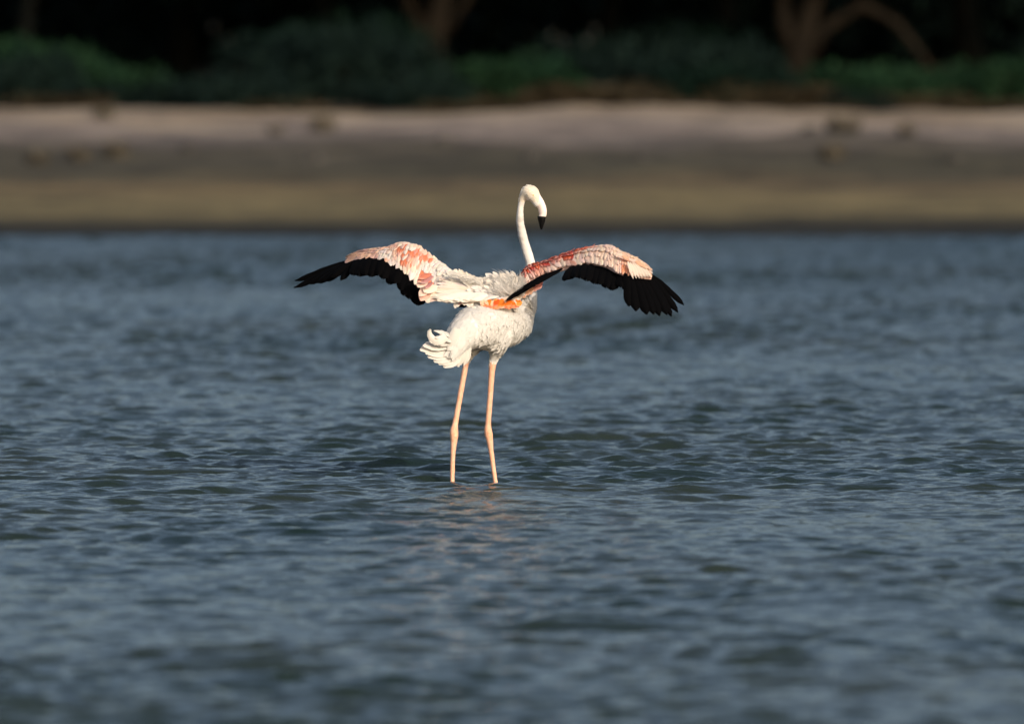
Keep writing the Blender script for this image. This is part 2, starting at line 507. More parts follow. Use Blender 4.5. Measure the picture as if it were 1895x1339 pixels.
shrubs = [
    # px, distance, kind, sx, sz, label
    (95, 109.5, 'bright', 1.0, 1.15, 'green shrub at the far left on top of the sandy bank'),
    (215, 109, 'bright', 0.9, 0.85, 'low green shrub, second from the left on the bank top'),
    (330, 111, 'mid', 1.2, 0.9, 'blue-green shrub between the low green one and a dark thicket'),
    (465, 110, 'mid', 1.1, 0.9, 'blue-green shrub left of the darkest gap under the trees'),
    (10, 107.5, 'dark', 0.9, 1.0, 'dark shrub spilling down the bank at the left edge'),
    (260, 107.0, 'dark', 1.1, 0.55, 'low dark shrub under the green shrubs on the left'),
    (400, 106.6, 'dark', 1.0, 0.8, 'dark shrub reaching down onto the sand at the left'),
    (560, 110, 'dark', 1.2, 1.5, 'tall dark shrub left of the leaning trunk'),
    (660, 109, 'dark', 1.2, 1.3, 'dark rounded shrub at the foot of the leaning trunk'),
    (740, 107.0, 'dark', 0.9, 0.6, 'low dark shrub on the sand below the leaning trunk'),
    (900, 109.5, 'bright', 1.25, 0.95, 'bright green shrub directly above and left of the bird\'s head'),
    (1010, 112, 'mid', 1.0, 0.8, 'blue-green shrub right of the bright one above the bird\'s head'),
    (1130, 112, 'dark', 1.3, 1.4, 'dark shrub above the bare mound'),
    (1270, 110, 'dark', 1.2, 1.2, 'dark shrub right of the bare mound'),
    (1370, 108.0, 'mid', 1.0, 0.8, 'blue-green shrub left of the forked tree\'s foot'),
    (1090, 107, 'dry', 1.1, 0.5, 'dry brown shrub on the bare mound'),
    (1450, 107.2, 'dry', 1.0, 0.45, 'dry brown shrub at the forked tree\'s foot'),
    (1610, 109.0, 'bright', 1.0, 0.85, 'bright green shrub under the arching limb'),
    (1720, 111, 'bright', 1.2, 0.95, 'wide green shrub behind the pale sand patch at the right'),
    (1860, 110, 'bright', 1.0, 0.95, 'bright green shrub at the right edge of the bank'),
    (1595, 106.4, 'dark', 0.45, 0.5, 'small dark shrub in front of the bright one under the arching limb'),
    (1860, 106.2, 'dry', 0.9, 0.35, 'dry low shrub at the right edge of the sand'),
    (1690, 107.8, 'dry', 0.8, 0.40, 'dry brown shrub left of the pale sand patch'),
    (960, 107.2, 'dry', 0.9, 0.3, 'dry brown shrub on the sand above the bird\'s head'),
    (600, 113, 'mid', 1.4, 1.8, 'tall blue-green shrub in the dark behind the left thicket'),
    (500, 106.3, 'dry', 0.7, 0.28, 'low dry shrub on the edge of the sand left of the leaning trunk'),
    (120, 106.0, 'dry', 0.8, 0.25, 'low dry shrub on the sand edge below the far left green shrubs'),
    (850, 106.0, 'dry', 0.7, 0.25, 'low dry shrub on the sand edge right of the leaning trunk'),
    (1280, 106.2, 'dry', 0.9, 0.25, 'low dry shrub on the sand edge midway to the forked tree'),
    (1520, 105.6, 'dry', 0.6, 0.22, 'small dry shrub on the sand right of the forked tree'),
    (1200, 114, 'mid', 1.4, 1.7, 'tall blue-green shrub in the dark behind the mound'),
]
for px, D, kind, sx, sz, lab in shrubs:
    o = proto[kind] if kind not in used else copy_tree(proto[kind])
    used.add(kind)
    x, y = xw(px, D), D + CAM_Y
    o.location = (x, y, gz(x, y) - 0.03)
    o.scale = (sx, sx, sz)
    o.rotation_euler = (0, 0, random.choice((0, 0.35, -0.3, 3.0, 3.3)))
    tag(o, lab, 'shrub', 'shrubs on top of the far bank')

# the wood behind reads as one mass
def build_wood():
    rr = random.Random(77)
    cs, rs = [], []
    for i in range(620):
        cs.append((rr.uniform(-48, 48), rr.uniform(90, 112), rr.uniform(1.2, 6.5)))
        rs.append(rr.uniform(1.3, 2.4))
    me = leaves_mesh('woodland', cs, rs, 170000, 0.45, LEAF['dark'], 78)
    o = link('woodland', me)
    tag(o, 'dark mass of woodland filling the background behind the bank', 'woodland', kind='stuff')
build_wood()

# tufts and stones on the open bank
def make_tuft(seed, mat, n=150):
    rr = random.Random(seed); v, f = [], []
    for i in range(n):
        a = rr.uniform(0, 6.28); q = rr.random() * 0.13
        b = Vector((math.cos(a) * q, math.sin(a) * q, -0.02)); h = rr.uniform(0.10, 0.26); lean = rr.uniform(0.02, 0.12)
        t = b + Vector((math.cos(a) * lean, math.sin(a) * lean, h)); s = Vector((-math.sin(a), math.cos(a), 0)) * 0.007
        m = (b + t) / 2 + Vector((0, 0, 0.03))
        k = len(v); v += [b - s, b + s, m + s, m - s, t]; f += [(k, k + 1, k + 2, k + 3), (k + 3, k + 2, k + 4)]
    return mesh_obj('grass_tuft', v, f, mat, smooth=False)
def make_stone(seed):
    bm = bmesh.new(); bmesh.ops.create_icosphere(bm, subdivisions=3, radius=0.12)
    for w in bm.verts:
        w.co *= 1 + 0.35 * noise.noise(w.co * 9 + Vector((seed, 0, 0))); w.co.z *= 0.6
    me = bpy.data.meshes.new('stone'); bm.to_mesh(me); bm.free()
    me.polygons.foreach_set('use_smooth', [True] * len(me.polygons))
    me.materials.append(mottled('stone', (0.03, 0.028, 0.025), (0.06, 0.055, 0.05), 8, bump=0.01))
    return link('stone', me)
tuft0 = make_tuft(1, mottled('leaf_litter', (0.06, 0.053, 0.042), (0.10, 0.088, 0.068), 6)); stone0 = make_stone(3)
ft = fs = True
for px, D, kind, s, lab in [
    (596, 100.5, 'tuft', 1.3, 'dark tuft on the pale sand left of the bird'),
    (192, 103, 'tuft', 1.0, 'tuft on the pale sand at the left, near the dark shrub'),
    (510, 100, 'tuft', 0.8, 'small tuft on the sand just left of a darker one'),
    (70, 92, 'tuft', 1.0, 'tuft on the olive mud near the left edge'),
    (145, 93, 'tuft', 1.0, 'second tuft from the left edge on the olive mud'),
    (215, 93.5, 'tuft', 1.1, 'third tuft from the left edge on the olive mud'),
    (1560, 97, 'tuft', 1.5, 'tall dark tuft on the grey sand at the right'),
    (1540, 93, 'tuft', 1.2, 'dark tuft lower down the bank at the right'),
    (1675, 97.5, 'tuft', 0.9, 'small tuft on the sand towards the right edge'),
    (820, 95.5, 'stone', 1.3, 'dark stone on the grey sand left of the bird\'s head'),
    (585, 92.5, 'stone', 1.2, 'dark stone low on the olive mud at the left'),
    (350, 95, 'stone', 1.0, 'dark stone on the grey sand below the left shrubs'),
    (985, 92.5, 'stone', 1.0, 'dark stone on the mud right above the bird\'s head'),
    (1500, 99, 'stone', 0.8, 'small stone on the pale sand at the right'),
    (1190, 93, 'stone', 0.8, 'small stone on the mud right of the bird\'s head'),
    (1770, 92, 'stone', 0.9, 'stone on the olive mud near the right edge'),
]:
    if kind == 'tuft':
        o = tuft0 if ft else tuft0.copy(); first = ft; ft = False
    else:
        o = stone0 if fs else stone0.copy(); first = fs; fs = False
    if not first: COL.objects.link(o)
    x, y = xw(px, D), D + CAM_Y
    o.location = (x, y, gz(x, y)); o.scale = (s * 1.0, s * 1.0, s * .8); o.rotation_euler = (0, 0, random.uniform(0, 6.28))
    tag(o, lab, 'grass tuft' if kind == 'tuft' else 'stone', 'tufts on the open bank' if kind == 'tuft' else 'stones on the open bank')

# ------------------------------------------------------------------ flamingo
def feather_mat(name, col, rough=0.75, spec=0.2, translucent=0.0, vary=0.12, obj_color=False):
    m = plain(name, col, rough, spec)
    n, b = nt(m)
    tc = n.nodes.new('ShaderNodeTexCoord')
    wv = n.nodes.new('ShaderNodeTexNoise'); wv.inputs['Scale'].default_value = 55; wv.inputs['Detail'].default_value = 4
    n.links.new(tc.outputs['Object'], wv.inputs['Vector'])
    r = n.nodes.new('ShaderNodeValToRGB')
    r.color_ramp.elements[0].position = 0.3; r.color_ramp.elements[0].color = (1 - vary, 1 - vary * 1.05, 1 - vary * 1.1, 1)
    r.color_ramp.elements[1].position = 0.7; r.color_ramp.elements[1].color = (1, 1, 1, 1)
    n.links.new(wv.outputs['Fac'], r.inputs[0])
    mx = n.nodes.new('ShaderNodeMix'); mx.data_type = 'RGBA'; mx.blend_type = 'MULTIPLY'; mx.inputs[0].default_value = 1
    if obj_color:
        oi = n.nodes.new('ShaderNodeObjectInfo')
        sp = n.nodes.new('ShaderNodeSeparateXYZ'); n.links.new(tc.outputs['Object'], sp.inputs[0])
        ab = n.nodes.new('ShaderNodeMath'); ab.operation = 'ABSOLUTE'; n.links.new(sp.outputs['X'], ab.inputs[0])
        ad = n.nodes.new('ShaderNodeMath'); ad.operation = 'MULTIPLY_ADD'; ad.inputs[1].default_value = 0.7
        n.links.new(ab.outputs[0], ad.inputs[0]); n.links.new(sp.outputs['Y'], ad.inputs[2])
        mr = n.nodes.new('ShaderNodeMapRange'); mr.inputs['From Min'].default_value = 0.86; mr.inputs['From Max'].default_value = 1.12
        mr.inputs['To Max'].default_value = 0.40
        n.links.new(ad.outputs[0], mr.inputs['Value'])
        fm = n.nodes.new('ShaderNodeMix'); fm.data_type = 'RGBA'; fm.inputs[7].default_value = (0.80, 0.70, 0.63, 1)
        n.links.new(mr.outputs[0], fm.inputs[0]); n.links.new(oi.outputs['Color'], fm.inputs[6])
        n.links.new(fm.outputs[2], mx.inputs[6])
    else:
        mx.inputs[6].default_value = (*col, 1)
    n.links.new(r.outputs[0], mx.inputs[7])
    n.links.new(mx.outputs[2], b.inputs['Base Color'])
    bp = n.nodes.new('ShaderNodeBump'); bp.inputs['Strength'].default_value = 0.25; bp.inputs['Distance'].default_value = 0.002
    n.links.new(wv.outputs['Fac'], bp.inputs['Height']); n.links.new(bp.outputs[0], b.inputs['Normal'])
    if translucent:
        tr = n.nodes.new('ShaderNodeBsdfTranslucent'); n.links.new(mx.outputs[2], tr.inputs[0])
        ms = n.nodes.new('ShaderNodeMixShader'); ms.inputs[0].default_value = translucent
        out = n.nodes['Material Output']
        n.links.new(b.outputs[0], ms.inputs[1]); n.links.new(tr.outputs[0], ms.inputs[2]); n.links.new(ms.outputs[0], out.inputs[0])
    return m
M_WHITE = feather_mat('white_plumage', (0.69, 0.675, 0.65), vary=0.08, translucent=0.25)
M_BODY = feather_mat('white_down_body', (0.69, 0.675, 0.65), vary=0.08)
M_DOWN = feather_mat('grey_down', (0.74, 0.72, 0.69), vary=0.15, translucent=0.3)
M_PLUME = feather_mat('feather_vane', (0.8, 0.78, 0.74), translucent=0.22, vary=0.14, obj_color=True)
M_BLACK = feather_mat('black_vane', (0.0022, 0.0022, 0.0026), rough=0.9, spec=0.02, vary=0.3)
M_LEG = mottled('leg_skin', (0.76, 0.39, 0.25), (0.80, 0.48, 0.34), 40, 0.5, 0.3, bump=0.001, bscale=300)
M_BILL = mottled('bill_horn', (0.80, 0.66, 0.60), (0.84, 0.74, 0.70), 60, 0.4, 0.4)
M_BILLT = plain('bill_tip_black', (0.003, 0.003, 0.003), 0.6, 0.1)
M_HEAD = feather_mat('head_plumage', (0.70, 0.63, 0.52), vary=0.22)
M_ANKLE = mottled('ankle_skin', (0.74, 0.36, 0.22), (0.86, 0.50, 0.34), 90, 0.55, 0.25, bump=0.002, bscale=260)
M_EYE = plain('eye_iris', (0.55, 0.45, 0.15), 0.15, 0.6)

bird = empty('flamingo', P(880, 893, 0.0))
bird.location.z = -0.42
tag(bird, 'white flamingo standing in the shallow water with pink and black wings spread', 'flamingo')
bird.rotation_euler = (0, 0, 0)
BLOC = bird.location.copy()

def child(name, me, parent, mat=None):
    """mesh given in world coordinates, parented without moving"""
    o = bpy.data.objects.new(name, me); COL.objects.link(o)
    o.parent = parent
    o.matrix_parent_inverse = Matrix.Translation(-BLOC) if parent == bird else Matrix.Identity(4)
    return o

# --- body: one continuous surface grown from tapering chains
def chain(pts, n=16, sub=6):
    """pts: (px, py, depth, radius) -> smooth closed tube"""
    P4 = [(*P(a, b, c), d) for a, b, c, d in pts]
    A = np.array(P4); m = len(A)
    out = []
    for i in range(m - 1):
        p0, p1, p2, p3 = A[max(i - 1, 0)], A[i], A[i + 1], A[min(i + 2, m - 1)]
        for k in range(sub):
            t = k / sub
            out.append(0.5 * ((2 * p1) + (-p0 + p2) * t + (2 * p0 - 5 * p1 + 4 * p2 - p3) * t * t + (-p0 + 3 * p1 - 3 * p2 + p3) * t ** 3))
    out.append(A[-1])
    O = np.array(out)
    return [Vector(o[:3]) for o in O], [max(0.002, o[3]) for o in O]

bv, bf = [], []
def add_chain(pts, n=16, caps=True):
    p, r = chain(pts)
    # rounded ends
    d0 = (p[0] - p[1]).normalized(); d1 = (p[-1] - p[-2]).normalized()
    pp, rr = [], []
    for a in (85, 60, 30):
        pp.append(p[0] + d0 * r[0] * math.sin(R(a))); rr.append(r[0] * math.cos(R(a)))
    pp += p; rr += r
    for a in (30, 60, 85):
        pp.append(p[-1] + d1 * r[-1] * math.sin(R(a))); rr.append(r[-1] * math.cos(R(a)))
    tube_data(pp, rr, n, bv, bf)
px_ = 1 / 462.0
# trunk, rump (near left) to breast (far right)
add_chain([(835, 672, -0.285, .010), (838, 660, -0.28, .026), (845, 640, -0.25, .044), (858, 618, -0.19, .068), (880, 606, -0.11, .088), (905, 602, -0.02, .097), (932, 599, 0.06, .096), (952, 593, 0.12, .080), (964, 583, 0.17, .058)], 24)
# upper back hump and shoulder mass
add_chain([(868, 592, -0.10, .050), (893, 580, -0.01, .055), (925, 573, 0.08, .058), (955, 566, 0.14, .058), (968, 564, 0.17, .052)], 20)
# neck, breast to head
NECK = [(958, 588, 0.15, .040), (972, 572, 0.19, .044), (979, 548, 0.23, .037), (982, 522, 0.28, .0285), (984, 500, 0.30, .0220), (981, 484, 0.30, .0198), (972.5, 455, 0.295, .0190), (966.5, 432, 0.28, .0185), (962.6, 410, 0.26, .0160),
        (962.6, 395, 0.245, .0142), (964, 380, 0.24, .0138), (968, 366, 0.235, .0165), (975.5, 357, 0.23, .0300), (983.5, 358.5, 0.225, .0325), (990, 366, 0.22, .0250), (994, 375, 0.218, .0180)]
add_chain(NECK, 16)
# thighs and legs down into the water
add_chain([(884, 620, 0.0, .060), (874, 642, 0.0, .038), (866, 658, 0.01, .0245), (862, 672, 0.02, .0135), (859, 690, 0.02, .0122), (851, 735, 0.015, .0118), (843, 780, 0.01, .0122), (840.5, 795, 0.005, .0165), (840.5, 804, 0.0, .0175), (840, 815, 0.0, .0145), (838.5, 835, 0.0, .0112), (837.5, 865, 0.0, .0100), (837, 893, 0.0, .0098), (836, 985, 0.0, .0095), (836, 1060, 0.0, .010)], 12)
add_chain([(918, 612, -0.03, .066), (924, 632, -0.04, .050), (918, 652, -0.035, .030), (912.5, 668, -0.03, .0185), (910, 690, -0.03, .0128), (907, 735, -0.025, .0118), (903.5, 780, -0.015, .0122), (903, 795, -0.01, .0155), (904.5, 804, -0.005, .0170), (906, 814, -0.004, .0140), (909, 835, 0.0, .0110), (913, 865, 0.0, .0100), (917, 893, 0.0, .0098), (929, 985, 0.0, .0095), (938, 1060, 0.0, .010)], 12)
# lower belly between the thighs
add_chain([(872, 628, -0.04, .040), (895, 622, 0.0, .050), (930, 612, 0.05, .055), (952, 602, 0.10, .045)], 16)
# webbed toes on the lake bed
for fx in (836, 938):
    heel = P(fx, 1070, 0.0); heel.z = -0.40
    for a in (-28, 0, 28):
        e = heel + Vector((0.5 * math.cos(0) * 0 + math.sin(R(30 + a)) * 0.085, math.cos(R(30 + a)) * 0.085, -0.006))
        tube_data([heel + Vector((0, 0, 0.02)), heel, (heel + e) / 2, e], [.010, .011, .008, .005], 8, bv, bf)
me = bpy.data.meshes.new('body_raw'); me.from_pydata([tuple(v) for v in bv], [], bf); me.update()
raw = bpy.data.objects.new('body_raw', me); COL.objects.link(raw)
md = raw.modifiers.new('r', 'REMESH'); md.mode = 'VOXEL'; md.voxel_size = 0.0045
sm = raw.modifiers.new('s', 'SMOOTH'); sm.factor = 0.5; sm.iterations = 4
dg = bpy.context.evaluated_depsgraph_get(); dg.update()
body_me = bpy.data.meshes.new_from_object(raw.evaluated_get(dg))
bpy.data.objects.remove(raw)
body_me.name = 'body'
body_me.materials.clear(); body_me.materials.append(M_BODY); body_me.materials.append(M_LEG); body_me.materials.append(M_HEAD); body_me.materials.append(M_ANKLE)
nb = len(body_me.vertices); co = np.empty(nb * 3); body_me.vertices.foreach_get('co', co); co = co.reshape(-1, 3)
nrm = np.empty(nb * 3); body_me.vertices.foreach_get('normal', nrm); nrm = nrm.reshape(-1, 3)
zc = P(0, 671, 0).z
np_ = len(body_me.polygons); pc = np.empty(np_ * 3); body_me.polygons.foreach_get('center', pc); pc = pc.reshape(-1, 3)
is_leg = (pc[:, 2] < zc + 0.006 * np.sin(pc[:, 0] * 500)) & (pc[:, 1] > -0.12)
mi = is_leg.astype(np.int32)
wob = 0.004 * np.sin(pc[:, 0] * 310) * np.sin(pc[:, 2] * 270)
mi[pc[:, 2] + wob > P(0, 376, 0).z] = 2
mi[(np.abs(pc[:, 2] + wob - P(0, 804, 0).z) < 0.024) & is_leg] = 3
body_me.polygons.foreach_set('material_index', mi)
# melt the joints between the chains into one form
ne = len(body_me.edges); ev = np.empty(ne * 2, dtype=np.int32); body_me.edges.foreach_get('vertices', ev); ev = ev.reshape(-1, 2)
deg = np.bincount(ev.ravel(), minlength=nb).astype(float)[:, None]
wgt = np.clip((co[:, 2:3] - P(0, 668, 0).z) / 0.05, 0, 1) * np.clip((P(0, 500, 0).z - co[:, 2:3]) / 0.05, 0, 1)
for _ in range(70):
    acc = np.zeros_like(co)
    np.add.at(acc, ev[:, 0], co[ev[:, 1]]); np.add.at(acc, ev[:, 1], co[ev[:, 0]])
    co = co + (acc / np.maximum(deg, 1) - co) * 0.5 * wgt
body_me.vertices.foreach_set('co', co.ravel()); body_me.update()
nrm = np.empty(nb * 3); body_me.vertices.foreach_get('normal', nrm); nrm = nrm.reshape(-1, 3)
# ruffle the plumage a little
kz = (co[:, 2] > zc) & (co[:, 2] < P(0, 500, 0).z)
off = np.array([noise.noise(Vector(c) * 20) * 0.0035 + noise.noise(Vector(c) * 60) * 0.0010 if k else (noise.noise(Vector(c) * 26) * 0.0022 + noise.noise(Vector(c) * 70) * 0.0012 if c[2] > zc else noise.noise(Vector(c) * 60) * 0.0008) for c, k in zip(co, kz)])
co2 = co + nrm * off[:, None]
body_me.vertices.foreach_set('co', co2.ravel()); body_me.update()
body_me.polygons.foreach_set('use_smooth', [True] * np_)
body = child('body', body_me, bird)

# --- bill
def bill_part(name, stations, mat, n=12):
    """stations: upper px,py  lower px,py  depth  half-thickness"""
    v, f = [], []
    for (ux, uy, lx, ly, d, w) in stations:
        a, b = P(ux, uy, d), P(lx, ly, d); c = (a + b) / 2; h = (a - b) / 2
        for k in range(n):
            t = 2 * math.pi * k / n
            v.append(c + h * math.cos(t) + Vector((0.25, -0.97, 0)) * w * math.sin(t))
    for i in range(len(stations) - 1):
        for k in range(n):
            k2 = (k + 1) % n
            f.append((i * n + k, i * n + k2, (i + 1) * n + k2, (i + 1) * n + k))
    f.append(tuple(range(n))[::-1]); f.append(tuple((len(stations) - 1) * n + k for k in range(n)))
    m = bpy.data.meshes.new(name); m.from_pydata([tuple(a) for a in v], [], f); m.update()
    m.polygons.foreach_set('use_smooth', [True] * len(m.polygons)); m.materials.append(mat)
    return child(name, m, bird)
bill_part('bill', [(996, 355, 986, 378, 0.222, .020), (1001, 363, 991.5, 382, 0.22, .019), (1006, 371, 995, 385, 0.22, .0165), (1010, 380, 996.5, 390, 0.22, .0155), (1012, 390, 998, 396, 0.22, .015), (1011.3, 398, 997, 401, 0.22, .0145), (1009.5, 403, 995.5, 402.5, 0.22, .014)], M_BILL)
bill_part('bill_tip', [(1010.2, 400.5, 994.6, 400, 0.22, .0155), (1009.4, 406, 995.2, 406, 0.22, .0140), (1007.8, 412, 997.0, 412.5, 0.22, .011), (1005.4, 419, 998.6, 419, 0.22, .0075), (1003.2, 424.5, 1000.4, 424.5, 0.22, .0035)], M_BILLT)
bm = bmesh.new(); bmesh.ops.create_uvsphere(bm, u_segments=12, v_segments=8, radius=0.0036)
me = bpy.data.meshes.new('eye'); bm.to_mesh(me); bm.free(); me.materials.append(M_EYE)
me.transform(Matrix.Translation(P(987, 361, 0.197))); child('eye', me, bird)

# --- feathers
def vane(kind, nl=9, wide=1.0, curl=0.0, frayed=0.0, seed=0, mat=None):
    """unit feather: length 1 along +Y, width 1, convex side +Z"""
    rr = random.Random(seed)
    v, f = [], []
    for i in range(nl + 1):
        t = i / nl
        if kind == 'flight':     # long parallel vane, bluntly pointed
            w = 0.5 * min(1, 0.35 + t * 2.6) * (1 - max(0, (t - 0.72) / 0.28) ** 2.0) ** 0.5 if t < 1 else 0.03
        elif kind == 'round':    # broad contour feather
            w = 0.5 * min(1, 0.30 + t * 1.9) * (max(0, 1 - max(0, (t - 0.55) / 0.45) ** 2.4)) ** 0.5 if t < 1 else 0.06
        else:                    # narrow plume
            w = 0.5 * math.sin(math.pi * (0.10 + 0.88 * t)) ** 0.8
        z = 0.10 * math.sin(math.pi * t) * 0.6 + curl * t * t
        for s in (-1, -0.5, 0, 0.5, 1):
            fr = (rr.uniform(-1, 1) * frayed) if abs(s) > 0.7 else 0
            asym = 1.0 if s < 0 else 0.8 if kind == 'flight' else 1.0
            v.append((s * w * asym * (1 + fr), t - 0.05 * abs(s) * w + (fr * 0.08), z - 0.07 * abs(s) ** 2 * (0.4 + w) + (0.012 if s == 0 else 0)))
    for i in range(nl):
        for k in range(4):
            a = i * 5 + k
            f.append((a, a + 1, a + 6, a + 5))
    m = bpy.data.meshes.new('feather_' + kind); m.from_pydata(v, [], f); m.update()
    m.polygons.foreach_set('use_smooth', [True] * len(m.polygons)); m.materials.append(mat)
    return m
V_FLIGHT = [vane('flight', 10, frayed=0.05, seed=s, mat=M_BLACK) for s in range(3)]
V_ROUND = [vane('round', 6, frayed=0.10, seed=10 + s, mat=M_PLUME) for s in range(4)]
V_PLUME = [vane('plume', 9, frayed=0.16, seed=20 + s, curl=c, mat=M_PLUME) for s, c in enumerate((0.0, 0.08, -0.10, 0.16))]

def feather(name, me, parent, root, tip, width, nrm, color=None, thick=None):
    d = tip - root; L = d.length; y = d.normalized()
    x = y.cross(nrm); x.normalize(); z = x.cross(y)
    o = bpy.data.objects.new(name, me); COL.objects.link(o); o.parent = parent
    Mx = Matrix.Identity(4)
    zs = thick or min(L, 3 * width)
    for i in range(3):
        Mx[i][0], Mx[i][1], Mx[i][2], Mx[i][3] = x[i] * width, y[i] * L, z[i] * zs, root[i]
    o.matrix_parent_inverse = Matrix.Translation(-BLOC) if parent == bird else Matrix.Identity(4)
    o.matrix_basis = Mx
    if color: o.color = (*color, 1)
    return o

def lerp(a, b, t): return a + (b - a) * t
def catmull(A, t):
    """A: array of rows, t in 0..len-1"""
    A = np.asarray(A, float); i = int(min(max(t, 0), len(A) - 1.0001)); u = t - i
    p0, p1, p2, p3 = A[max(i - 1, 0)], A[i], A[i + 1], A[min(i + 2, len(A) - 1)]
    return 0.5 * ((2 * p1) + (-p0 + p2) * u + (2 * p0 - 5 * p1 + 4 * p2 - p3) * u * u + (-p0 + 3 * p1 - 3 * p2 + p3) * u ** 3)

PEACH, PINK, RED, CRIM, CREAM, GREYW, MAUVE, ORANGE = (0.84, 0.50, 0.33), (0.82, 0.47, 0.38), (0.76, 0.13, 0.042), (0.54, 0.065, 0.05), (0.84, 0.73, 0.61), (0.80, 0.74, 0.68), (0.42, 0.20, 0.20), (0.86, 0.17, 0.015)
SOFT = (0.84, 0.63, 0.53)

class Wing:
    def __init__(self, pairs, side):
        self.A = pairs; self.n = len(pairs) - 1; self.side = side
    def S(self, s, v, lift=0.0):
        """s 0..1 along the span, v 0 leading edge .. 1 end of the coverts"""
        r = catmull(self.A, s * self.n)
        T = P(r[0], r[1], r[4]); B = P(r[2], r[3], r[5])
        p = T.lerp(B, v)
        nn = self.N(s)
        bulge = 0.022 * math.sin(math.pi * min(1, max(0, v))) * (1 - 0.5 * s)
        return p + nn * (bulge + lift)
    def N(self, s):
        r = catmull(self.A, s * self.n); r2 = catmull(self.A, min(1, s + 0.05) * self.n); r1 = catmull(self.A, max(0, s - 0.05) * self.n)
        ch = P(r[2], r[3], r[5]) - P(r[0], r[1], r[4])
        sp = P((r2[0] + r2[2]) / 2, (r2[1] + r2[3]) / 2, (r2[4] + r2[5]) / 2) - P((r1[0] + r1[2]) / 2, (r1[1] + r1[3]) / 2, (r1[4] + r1[5]) / 2)
        n = ch.cross(sp)
        if n.dot(Vector((0, -0.5, 0.85))) < 0: n.negate()
        return n.normalized()

# rows: leading-edge px,py  covert-edge px,py  depth of each
LW = Wing([(848, 520, 850, 556, .14, .02), (824, 496, 806, 556, .20, .02), (805, 484, 786, 546, .24, .05), (785, 469, 769, 530, .27, .08), (769, 458, 753, 512, .29, .11), (744, 453, 735, 500, .33, .16),
           (723, 461, 712, 488, .36, .21), (700, 465, 690, 483, .39, .26), (674, 468, 664, 484, .42, .32), (646, 480, 640, 489, .46, .38)], -1)
RW = Wing([(955, 533, 958, 545, .14, .04), (968, 512, 972, 530, .18, .06), (981, 494, 988, 518, .20, .08), (1007, 488, 1010, 508, .20, .07), (1049, 472, 1050, 496, .16, .02), (1091, 461, 1090, 489, .10, -.06),
           (1127, 457, 1119, 494, .04, -.13), (1143, 465, 1139, 504, -.01, -.19), (1165, 475, 1160, 511, -.06, -.23), (1186, 486, 1182, 514, -.09, -.25), (1203, 504, 1206, 515, -.12, -.25)], 1)

def wing_mesh(W, name, mat):
    ns, nv = 44, 8
    v, f = [], []
    for i in range(ns + 1):
        s = i / ns
        th = lerp(0.030, 0.006, s)
        nn = W.N(s)
        loop = []
        for j in range(nv + 1):
            t = j / nv
            loop.append(W.S(s, t * 0.93 + 0.02, -0.006))
        for j in range(nv, -1, -1):
            t = j / nv
            # full at the arm bones behind the leading edge, thin at the trailing side
            loop.append(W.S(s, t * 0.93 + 0.02, -0.006) - nn * th * (0.15 + 0.85 * math.sin(math.pi * min(1, (1 - t) * 0.9 + 0.08)) ** 1.0))
        v += loop
    m = 2 * (nv + 1)
    for i in range(ns):
        for k in range(m):
            k2 = (k + 1) % m
            f.append((i * m + k, i * m + k2, (i + 1) * m + k2, (i + 1) * m + k))
    f.append(tuple(range(m))[::-1]); f.append(tuple(ns * m + k for k in range(m)))
    me = bpy.data.meshes.new(name); me.from_pydata([tuple(a) for a in v], [], f); me.update()
    me.polygons.foreach_set('use_smooth', [True] * len(me.polygons)); me.materials.append(mat)
    return child(name, me, bird)
M_WINGSKIN = feather_mat('wing_down', (0.62, 0.42, 0.36), vary=0.3)
wl = wing_mesh(LW, 'wing', M_WINGSKIN); tag(wl, 'left wing, pale with orange-red blotches, seen from behind')
wr = wing_mesh(RW, 'wing', M_WINGSKIN); tag(wr, 'right wing, crimson along its top, reaching out past the neck')

NV = Vector((0, -0.45, 0.9)).normalized()
rf = random.Random(5)
def flight(W, wing, lst, width, dd=-0.0):
    for i, (rx, ry, rd, tx, ty, td, w) in enumerate(lst):
        a, b = P(rx, ry + 2, rd + dd), P(tx, ty, td + dd * 0.4)
        nn = (NV + Vector((rf.uniform(-.12, .12), 0, rf.uniform(-.05, .05)))).normalized()
        feather('flight_feather', V_FLIGHT[i % 3], wing, a, b, w * width, nn)

# left wing: secondaries near the body first, then the primaries
flight(LW, wl, [
    (786, 522, .10, 773, 564, -.06, 1.1), (779, 512, .10, 768, 561, -.05, 1.2), (770, 502, .12, 757, 552, -.03, 1.3), (762, 496, .13, 748, 546, -.02, 1.2),
    (754, 489, .15, 741, 536, .00, 1.1), (745, 484, .17, 729, 523, .02, 1.2), (735, 479, .19, 721, 525, .04, 1.2), (722, 474, .21, 708, 515, .06, 1.1), (711, 471, .22, 700, 509, .08, 1.2),
    (700, 470, .24, 686, 511, .10, 1.2), (689, 470, .26, 675, 508, .12, 1.3), (679, 471, .28, 664, 510, .14, 1.3), (669, 473, .30, 653, 508, .17, 1.2), (662, 475, .32, 630, 518, .20, .8)], 0.050, 0.06)
NV2 = NV
def prim(wing, lst, nrm):
    for i, (rx, ry, rd, tx, ty, td, w) in enumerate(lst):
        feather('flight_feather', V_FLIGHT[(i + 1) % 3], wing, P(rx, ry, rd), P(tx, ty, td), w, nrm)
prim(wl, [(668, 478, .33, 612, 512, .30, .040), (664, 479, .34, 598, 520, .34, .042), (660, 480, .36, 584, 523, .38, .042), (656, 481, .38, 568, 525, .43, .040), (652, 482, .40, 543, 532, .48, .036),
          (648, 482, .42, 545, 519, .52, .034), (648, 482, .43, 572, 507, .52, .030)], Vector((-0.25, -0.75, 0.6)).normalized())
